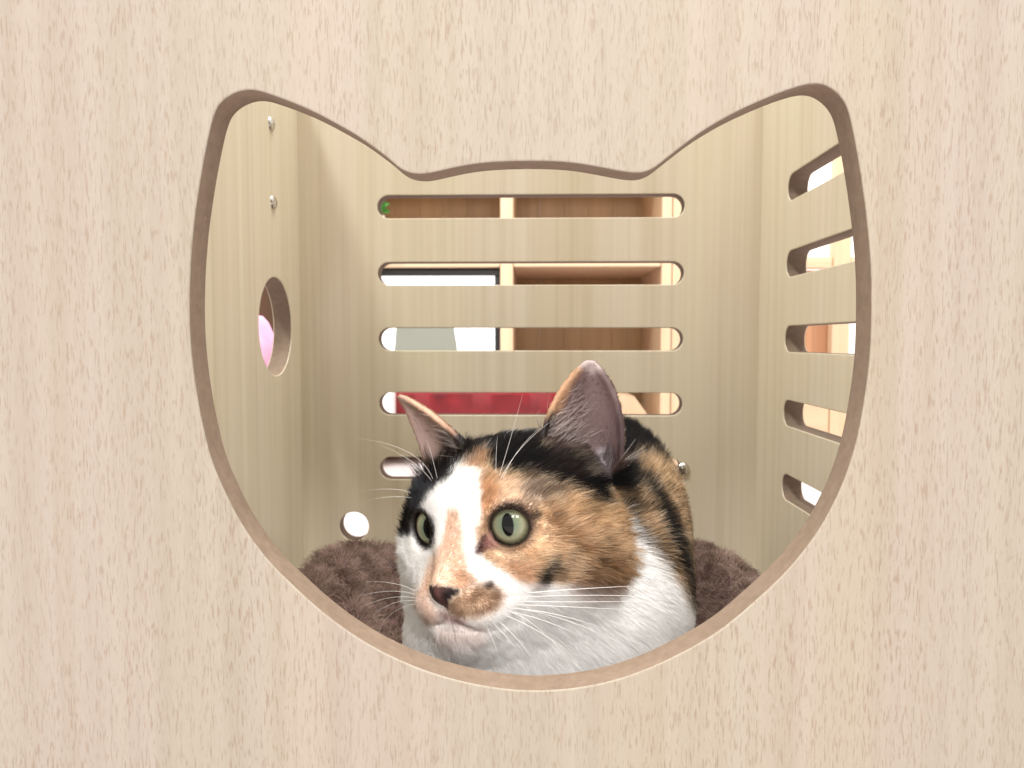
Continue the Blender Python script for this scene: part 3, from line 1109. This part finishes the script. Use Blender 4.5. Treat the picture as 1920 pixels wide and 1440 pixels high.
# near ear
P([(700, 400), (730, 300), (780, 170), (860, 60), (930, 15), (1000, 50), (1060, 150), (1095, 290), (1095, 480), (1000, 540), (860, 500)], (96, 76, 70), 3)
P([(755, 330), (800, 190), (870, 90), (930, 50), (970, 70), (1030, 170), (1064, 290), (1062, 470), (1000, 540), (900, 540), (790, 470)], (104, 85, 84), 4)
P([(725, 310), (775, 180), (850, 75), (905, 110), (860, 170), (825, 260), (780, 330)], (178, 138, 104), 4, 0.85)
P([(740, 330), (775, 280), (800, 300), (775, 380), (720, 420), (690, 400)], BLACK, 3.5, 0.95)
P([(870, 85), (925, 20), (975, 60), (985, 120), (930, 135)], (190, 174, 170), 5, 0.75)
P([(1040, 200), (1066, 290), (1066, 470), (1046, 470), (1046, 300)], (44, 34, 36), 3, 0.8)
P([(760, 430), (900, 450), (960, 470), (940, 560), (820, 560), (740, 520)], (34, 28, 29), 7, 0.95)
P([(960, 440), (1010, 440), (1020, 500), (990, 560), (960, 500)], (176, 168, 172), 4, 0.7)
# far ear
P([(110, 190), (160, 190), (240, 225), (330, 290), (390, 370), (340, 440), (240, 490), (190, 430), (160, 330)], (150, 116, 94), 3)
P([(145, 215), (200, 235), (280, 290), (345, 360), (350, 430), (310, 480), (240, 480), (215, 420), (190, 330)], (156, 132, 124), 3)
P([(145, 210), (220, 240), (300, 300), (350, 370), (335, 375), (280, 315), (200, 260)], (196, 158, 128), 2.5, 0.7)
P([(310, 350), (370, 380), (420, 410), (380, 470), (330, 500), (290, 480), (330, 430)], (40, 32, 32), 5, 0.95)

BM = new_map(WHITE)
Pb = lambda poly, c, soft=3.0, op=1.0: paint(BM, poly, c, soft, op)
Pb([(0, -80), (1000, -80), (1000, 620), (700, 640), (420, 620), (0, 640)], (150, 122, 98), 6)
Pb([(480, -80), (820, -80), (860, 560), (620, 560)], BLACK, 12)
Pb([(900, 200), (1480, 200), (1480, 1300), (1410, 1180), (1370, 1130), (1320, 1030), (1260, 940), (1200, 850), (1160, 790), (1110, 720), (1060, 640), (900, 600)], (196, 166, 132), 5)
Pb([(1000, 250), (1130, 280), (1250, 360), (1320, 450), (1330, 560), (1250, 500), (1180, 480), (1120, 490), (1060, 500), (1000, 560)], BLACK, 6)
Pb([(1090, 490), (1180, 480), (1260, 520), (1310, 640), (1330, 760), (1290, 700), (1220, 610), (1150, 550)], (214, 184, 146), 8, 0.9)
Pb([(1300, 560), (1345, 620), (1365, 760), (1372, 900), (1350, 860), (1335, 720)], (84, 68, 58), 6, 0.8)
Pb([(1050, 460), (1110, 520), (1180, 560), (1250, 660), (1300, 760), (1345, 880), (1372, 1000), (1395, 1130), (1372, 1140), (1335, 1040), (1300, 930), (1240, 800), (1190, 680), (1130, 600), (1060, 560)], (26, 27, 32), 4, 0.97)
Pb([(1040, 480), (1090, 520), (1115, 620), (1130, 720), (1160, 800), (1220, 870), (1280, 960), (1250, 930), (1190, 850), (1130, 800), (1105, 700)], (28, 27, 31), 5, 0.95)


def coat(p, head_mask, jitter=0.0):
    px, py = proj(p)
    if np.any(jitter):
        n1 = vnoise(p, 260, 31) * 2.0 + vnoise(p, 620, 33) * 1.5
        n2 = vnoise(p, 260, 32) * 2.0 + vnoise(p, 620, 34) * 1.5
        px = px + n1 + rng.normal(0, 1, len(px)) * jitter
        py = py + n2 + rng.normal(0, 1, len(py)) * jitter
    ix = np.clip(np.round((px - MX0) / MD).astype(int), 0, MS - 1)
    iy = np.clip(np.round((py - MY0) / MD).astype(int), 0, MS - 1)
    return np.where(head_mask[:, None], HM[iy, ix], BM[iy, ix])


cat = empty('cat', (0.03, 0.15, 0.03))
tag(cat, 'calico cat with green eyes lying in the house and gazing left', 'cat')
me = bpy.data.meshes.new('body')
me.from_pydata(sv.tolist(), [], sq.tolist())
me.update()
for p in me.polygons:
    p.use_smooth = True
ca = me.color_attributes.new('coat', 'FLOAT_COLOR', 'POINT')
c4 = np.ones((len(sv), 4), np.float32)
c4[:, :3] = coat(sv, vhead)
lv = (sv - HC) @ HR * 1000


def seg_dist(p, a, b):
    a, b = np.array(a, float), np.array(b, float)
    t = np.clip((p - a) @ (b - a) / ((b - a) @ (b - a)), 0, 1)[:, None]
    return np.linalg.norm(p - a - t * (b - a), axis=1)


def nose_mask(p):
    """1 on the nose leather: a blunt triangle, wide above, pointed at the lip"""
    half = np.interp(p[:, 2], [-24, -22, -19.5, -17, -14.5, -12.6, -11.6], [0.4, 1.4, 3.4, 6.0, 7.4, 5.6, 0.0])
    return np.clip((half + 0.5 - np.abs(p[:, 0])) / 1.0, 0, 1) * (p[:, 1] > 45)


lea = nose_mask(lv) * vhead
lc = lin(LEATHER)[None] * np.ones((len(sv), 1))
mid = np.clip(1 - np.abs(lv[:, 0]) / 3.2, 0, 1)[:, None]
lc = lc * (1 - 0.8 * mid) + lin((104, 70, 67)) * 0.8 * mid
nos = np.minimum(seg_dist(lv, (3.4, 54.5, -16.6), (7.6, 50.5, -14.8)), seg_dist(lv, (-3.4, 54.5, -16.6), (-7.6, 50.5, -14.8)))
nk = np.clip((2.4 - nos) / 1.1, 0, 1)[:, None]
lc = lc * (1 - nk) + lin((22, 15, 15)) * nk
phil = np.clip((1.9 - seg_dist(lv, (0, 54, -19.5), (0, 52, -23.5))) / 1.0, 0, 1)[:, None]
lc = lc * (1 - phil) + lin((34, 24, 24)) * phil
lea = np.maximum(lea, np.maximum(phil[:, 0], nk[:, 0]) * vhead)
c4[:, :3] = c4[:, :3] * (1 - lea[:, None]) + lc * lea[:, None]
ca.data.foreach_set('color', c4.ravel())
k = NT('coat_skin')
a = k.n('ShaderNodeAttribute', attribute_name='coat')
k.l(a.outputs['Color'], k.b.inputs['Base Color'])
k.rough(0.55)
k.b.inputs['Specular IOR Level'].default_value = 0.3
k.bump(k.noise(k.coords((900, 900, 900)), 1.0, 3, 0.6), 0.25, 0.0004)
me.materials.append(k.m)
skin = bpy.data.objects.new('body', me)
COL.objects.link(skin)
put(skin, cat)

# ------------------------------------------------------------------ eyes
def iris_material():
    k = NT('green_iris')
    tc = k.n('ShaderNodeTexCoord')
    sep = k.n('ShaderNodeSeparateXYZ')
    k.l(tc.outputs['Object'], sep.inputs[0])

    def math_(op, a, b=None):
        m = k.n('ShaderNodeMath', operation=op)
        for i, v in enumerate((a, b)):
            if v is None:
                continue
            if hasattr(v, 'is_output'):
                k.l(v, m.inputs[i])
            else:
                m.inputs[i].default_value = v
        return m.outputs[0]
    x = math_('DIVIDE', sep.outputs[0], EYE_R)
    y = math_('DIVIDE', sep.outputs[1], EYE_R)
    r = math_('SQRT', math_('ADD', math_('MULTIPLY', x, x), math_('MULTIPLY', y, y)))
    ex = math_('DIVIDE', x, 0.245)
    ey = math_('DIVIDE', y, 0.46)
    pr = math_('SQRT', math_('ADD', math_('MULTIPLY', ex, ex), math_('MULTIPLY', ey, ey)))
    ang = math_('ARCTAN2', y, x)
    cb = k.n('ShaderNodeCombineXYZ')
    k.l(math_('MULTIPLY', ang, 7.0), cb.inputs[0])
    k.l(math_('MULTIPLY', r, 1.5), cb.inputs[1])
    f = k.noise(cb.outputs[0], 2.2, 4, 0.6)
    fib = k.ramp(f, [(0.3, (108, 110, 90)), (0.55, (144, 144, 118)), (0.8, (174, 172, 146))])
    rad = k.ramp(r, [(0.14, (44, 84, 72)), (0.36, (102, 118, 98)), (0.54, (140, 140, 112)), (0.64, (108, 101, 76)), (0.72, (48, 40, 27))])
    c = k.mix(0.72, fib, rad)
    pm = k.ramp(pr, [(0.86, BW1), (1.06, BW0)])
    c = k.mix(pm, c, rgba((6, 7, 8)))
    k.base(c)
    k.rough(0.4)
    k.b.inputs['Specular IOR Level'].default_value = 0.0
    k.b.inputs['Coat Weight'].default_value = 1.0
    k.b.inputs['Coat Roughness'].default_value = 0.02
    k.b.inputs['Coat IOR'].default_value = 1.32
    return k.m


M_IRIS = iris_material()
for (c, n), gaze in zip(EYES, ((0.30, 0.93, 0.20), (0.12, 0.97, 0.16))):
    g = unit(HR @ np.array(gaze))
    bm = bmesh.new()
    bmesh.ops.create_uvsphere(bm, u_segments=48, v_segments=32, radius=EYE_R)
    me = bpy.data.meshes.new('eye')
    bm.to_mesh(me)
    bm.free()
    for p in me.polygons:
        p.use_smooth = True
    me.materials.append(M_IRIS)
    o = bpy.data.objects.new('eye', me)
    COL.objects.link(o)
    zx = np.cross(upv, g)
    zx = unit(zx)
    zy = np.cross(g, zx)
    R3 = Matrix(np.stack([zx, zy, g], 1).tolist())
    o.parent = cat
    o.matrix_parent_inverse = Matrix.Translation(cat.location).inverted()
    o.location = c
    o.rotation_euler = R3.to_euler()

# ------------------------------------------------------------------ fur
CAMV = CAM.astype(float)
tc_ = sv[st].mean(1)
tn_ = unit(np.cross(sv[st[:, 1]] - sv[st[:, 0]], sv[st[:, 2]] - sv[st[:, 0]]))
facing = (tn_ * unit(CAMV - tc_)).sum(1)
thead = vhead[st[:, 0]]
wgt = np.where(facing > -0.35, 1.0, 0.2) * np.where(thead, 1.5, 1.0)
wgt *= np.where(((tc_ - HC) @ fwd > 0.022) & thead, 2.0, 1.0)
wgt *= np.where(tc_[:, 2] < 0.03, 0.2, 1.0)
NF = 340000
fp, fn = sample_surface(sv, st, sn, wgt, NF)
q = np.clip(np.round((fp - lo) / G).astype(int), 0, dims - 1)
fh = is_head[tuple(q.T)]
loc = (fp - HC) @ HR * 1000            # head millimetres
px, py = proj(fp)
crx, cry = (px - 680) * 1440 / 660, (py - 640) * 1440 / 660

hump = np.clip((fp[:, 2] - 0.085) / 0.05, 0, 1)       # the coat stands up more towards the spine
length = 0.0085 + 0.0085 * hump ** 1.5
# head: short on the bridge and pads, longer backwards
lh = np.interp(loc[:, 1], [-30, 0, 22, 34, 44, 52], [10.0, 8.5, 5.2, 3.2, 2.2, 1.2]) * 0.001
lh *= np.where(loc[:, 0] > 26, 1.3, 1.0) * np.where(loc[:, 0] < -23, 1.9, 1.0)
lh = np.where((loc[:, 2] < -24) & (loc[:, 1] < 34), np.maximum(lh, 0.0085), lh)
lh = np.where((loc[:, 2] < -33), np.maximum(lh, 0.0055), lh)
length = np.where(fh, lh, length)
# ears: velvet
near_ear = np.zeros(NF, bool)
for pts, face in EARS:
    tipsel = pts[30 * 8:]
    for s in range(0, NF, 20000):
        dd = ((fp[s:s + 20000, None] - tipsel[None, ::7]) ** 2).sum(-1).min(1)
        near_ear[s:s + 20000] |= dd < 0.0042 ** 2
length = np.where(near_ear & fh, 0.0021, length)
keep = np.ones(NF, bool)
# bare: nose leather, eye rims
keep &= ~(fh & (nose_mask(loc) > 0.5))
keep &= ~(fh & (np.minimum(seg_dist(loc, (3.4, 54.5, -16.6), (7.6, 50.5, -14.8)), seg_dist(loc, (-3.4, 54.5, -16.6), (-7.6, 50.5, -14.8))) < 2.0))
for c, n in EYES:
    dv = fp - c
    dep = dv @ n
    rad = np.sqrt(np.maximum((dv ** 2).sum(1) - dep ** 2, 0) + 0.30 * (dv @ upv) ** 2)
    keep &= ~((rad < 0.0096) & (dep > 0))
    length = np.where((rad < 0.017) & (dep > -0.004), np.minimum(length, 0.0010 + np.maximum(rad - 0.0100, 0) * 0.38), length)
for pts, face in EARS:                      # the cups are nearly bare inside
    keep &= ~(near_ear & fh & ((fn @ face) > 0.25) & (rng.random(NF) < 0.8))
# growth: away from the nose over the head, backwards along the body
nose = HL(0, 56, -6)
flow = fp - nose
flow = flow / np.linalg.norm(flow, axis=1, keepdims=True)
flow = np.where((fh & (loc[:, 2] < -20))[:, None], flow + np.array([0, 0, -0.45]), flow)
bflow = unit(np.array([0.35, 0.55, -0.55])) + 0 * fp
bflow = bflow * (1 - hump[:, None]) + np.array([0.25, 0.55, 0.50]) * hump[:, None]
flow = np.where(fh[:, None], flow, bflow)
# far cheek and the neck stand off a little
flow += np.where(fh, 0.36, 0.16)[:, None] * np.stack([vnoise(fp, 130, 41), vnoise(fp, 130, 42), vnoise(fp, 130, 43)], -1)
clump = np.stack([vnoise(fp, 420, 44), vnoise(fp, 420, 45), vnoise(fp, 420, 46)], -1)
tang = flow - (flow * fn).sum(1, keepdims=True) * fn
tang = unit(tang)
lift = np.where(fh, 0.32, 0.30 + 0.80 * hump ** 1.5)[:, None] * (1 + 0.35 * vnoise(fp, 200, 47))[:, None]
lift = np.where((fh & (loc[:, 0] < -23))[:, None], lift * 1.7, lift)
lift = np.where(near_ear[:, None], 0.25, lift)
clump = clump * np.where(fh, 1.0, 0.45)[:, None]
d = unit(tang + fn * lift + clump * 0.15 + rng.normal(0, 0.11, fp.shape))
L = (length * rng.uniform(0.65, 1.15, NF))[:, None]
bend = unit(tang + fn * lift * 0.35 + clump * 0.22 + np.array([0, 0, -0.10]) + rng.normal(0, 0.08, fp.shape))
r0 = fp - fn * 0.0006
r1 = fp + d * L * 0.35
r2 = r1 + unit(d + bend) * L * 0.33
r3 = r2 + bend * L * 0.34
pts4 = np.stack([r0, r1, r2, r3], 1)
jit = np.where(fh & (loc[:, 2] > 8) & (loc[:, 1] < 24), 4.0, np.where(fh, 1.4, 3.5))
fc = coat(fp * 0.25 + r2 * 0.75, fh, jit)
mot = vnoise(fp, 150, 51) * 0.6 + vnoise(fp, 380, 52) * 0.5 + rng.normal(0, 0.22, NF)
col = np.clip((0.80 - fc[:, 2] / np.maximum(fc[:, 0], 1e-3)) * 4, 0, 1) * np.where(fh & (loc[:, 1] > 28), 0.35, 1.0)      # how orange the hair is
k1 = (np.clip((mot - np.where(fh, 0.10, 0.02)) / 0.45, 0, 1) * np.where(fh, 0.50, 0.70) * col)[:, None]
fc = fc * (1 - k1) + np.where(fh[:, None], lin((98, 72, 50)), lin((34, 29, 28))) * k1
k2 = (np.clip((-mot - 0.15) / 0.5, 0, 1) * 0.55 * col)[:, None]
fc = fc * (1 - k2) + lin((240, 222, 196)) * k2
fc = fc * rng.uniform(0.90, 1.10, (NF, 1))
dark = (fc.mean(1) < 0.72)[:, None]          # coloured hairs are banded, so they differ more from one to the next
fc = np.where(dark, fc * rng.uniform(0.70, 1.32, (NF, 1)), fc)
fc = np.clip(fc, 0.004, 0.97)
keep &= fp[:, 2] > 0.012
M_FUR = strand_material('cat_fur', 0.55, 0.2, 0.55)
rad_f = np.where(fh, 0.00010, 0.00016) * rng.uniform(0.75, 1.2, NF)
rad_f = np.where(near_ear, 0.00008, rad_f)
strands('fur', pts4[keep], rad_f[keep], fc[keep], M_FUR, cat)

# pale hairs inside the ears
eh, er, ec = [], [], []
for e, (pts, face) in enumerate(EARS):
    grid = pts.reshape(46, 30, 3)
    for _ in range(330 if e == 0 else 150):
        i, j = int(abs(random.gauss(0, 12))) + 2, 1 + int(abs(random.gauss(0, 6)))
        if i > 34 or j > 20:
            continue
        p = grid[i, j] + face * 0.0017
        across = unit(grid[i, min(j + 8, 29)] - grid[i, j])
        upd = unit(grid[min(i + 6, 45), j] - grid[i, j])
        d = unit(across * random.uniform(0.3, 0.9) + face * 0.45 + upd * random.uniform(0.1, 1.1) + np.array([random.gauss(0, 0.22) for _ in range(3)]))
        ln = random.uniform(0.006, 0.019) * (1 - i / 46)
        eh.append([p, p + d * ln * 0.4, p + unit(d + across * 0.25 + upd * 0.3) * ln * 0.75, p + unit(d + across * 0.5 + upd * 0.5) * ln])
        er.append(random.uniform(0.00006, 0.00012))
        ec.append(lin((226, 214, 208)) * random.uniform(0.6, 1.05))
strands('ear_hair', np.array(eh), np.array(er), np.array(ec), M_FUR, cat)


# whiskers: drawn on the pads and brows with real depth
def whisk(path, r):
    """path of (px, py, depth)"""
    p = np.array([W(*q) for q in path])
    t = np.linspace(0, 1, 9)
    n = len(p)
    if n == 3:
        return np.array([p[0] * (1 - u) ** 2 + 2 * p[1] * u * (1 - u) + p[2] * u * u for u in t]), r
    return np.array([p[0] * (1 - u) ** 3 + 3 * p[1] * u * (1 - u) ** 2 + 3 * p[2] * u * u * (1 - u) + p[3] * u ** 3 for u in t]), r


def cr(x, y):
    return 680 + x * 660 / 1440, 640 + y * 660 / 1440


WK = []
for (x0, y0), (x1, y1), (x2, y2), r in (
        ((560, 1040), (860, 1010), (1180, 998), 0.00020), ((575, 1062), (850, 1070), (1160, 1062), 0.00019), ((560, 1075), (800, 1082), (1120, 1100), 0.00018),
        ((550, 1090), (760, 1090), (1000, 1180), 0.00019), ((540, 1100), (700, 1110), (900, 1210), 0.00018), ((525, 1105), (650, 1130), (830, 1260), 0.00017),
        ((510, 1115), (600, 1160), (700, 1310), 0.00016), ((490, 1115), (560, 1170), (640, 1270), 0.00015), ((585, 1050), (900, 1030), (1220, 1046), 0.00016),
        ((570, 1085), (820, 1110), (1060, 1240), 0.00016), ((545, 1095), (690, 1100), (860, 1330), 0.00013), ((480, 1112), (520, 1180), (560, 1300), 0.00012)):
    a, b, c = cr(x0, y0), cr(x1, y1), cr(x2, y2)
    WK.append(whisk([(*a, 0.0475), (*b, 0.038), (*c, 0.034)], r * 1.0))
for (x0, y0), (x1, y1), (x2, y2) in (((215, 1020), (120, 975), (10, 985)), ((212, 1035), (120, 1005), (-30, 1045)), ((212, 1050), (110, 1030), (-10, 1090)), ((215, 1062), (130, 1050), (40, 1120)),
                                     ((218, 1075), (140, 1080), (70, 1160))):
    a, b, c = cr(x0, y0), cr(x1, y1), cr(x2, y2)
    WK.append(whisk([(*a, 0.062), (*b, 0.075), (*c, 0.085)], 0.00013))
for (x0, y0), (x1, y1), (x2, y2), yy in (((565, 560), (640, 410), (800, 308), 0.055), ((575, 560), (620, 440), (730, 350), 0.055), ((560, 545), (600, 420), (655, 215), 0.055), ((545, 540), (545, 440), (552, 385), 0.056),
                                         ((305, 560), (285, 470), (262, 400), 0.075), ((290, 570), (240, 420), (-40, 395), 0.08), ((285, 575), (220, 480), (60, 420), 0.08), ((200, 620), (120, 590), (-10, 615), 0.09), ((200, 640), (110, 625), (10, 655), 0.09)):
    a, b, c = cr(x0, y0), cr(x1, y1), cr(x2, y2)
    WK.append(whisk([(*a, yy), (*b, yy - 0.008), (*c, yy - 0.004)], 0.000085))
wpts = np.array([w[0] for w in WK])
strands('whiskers', wpts, np.array([w[1] for w in WK]), np.tile(lin((245, 243, 240)), (len(WK), 1)), strand_material('whisker', 0.35, 0.5, 0.25), cat)
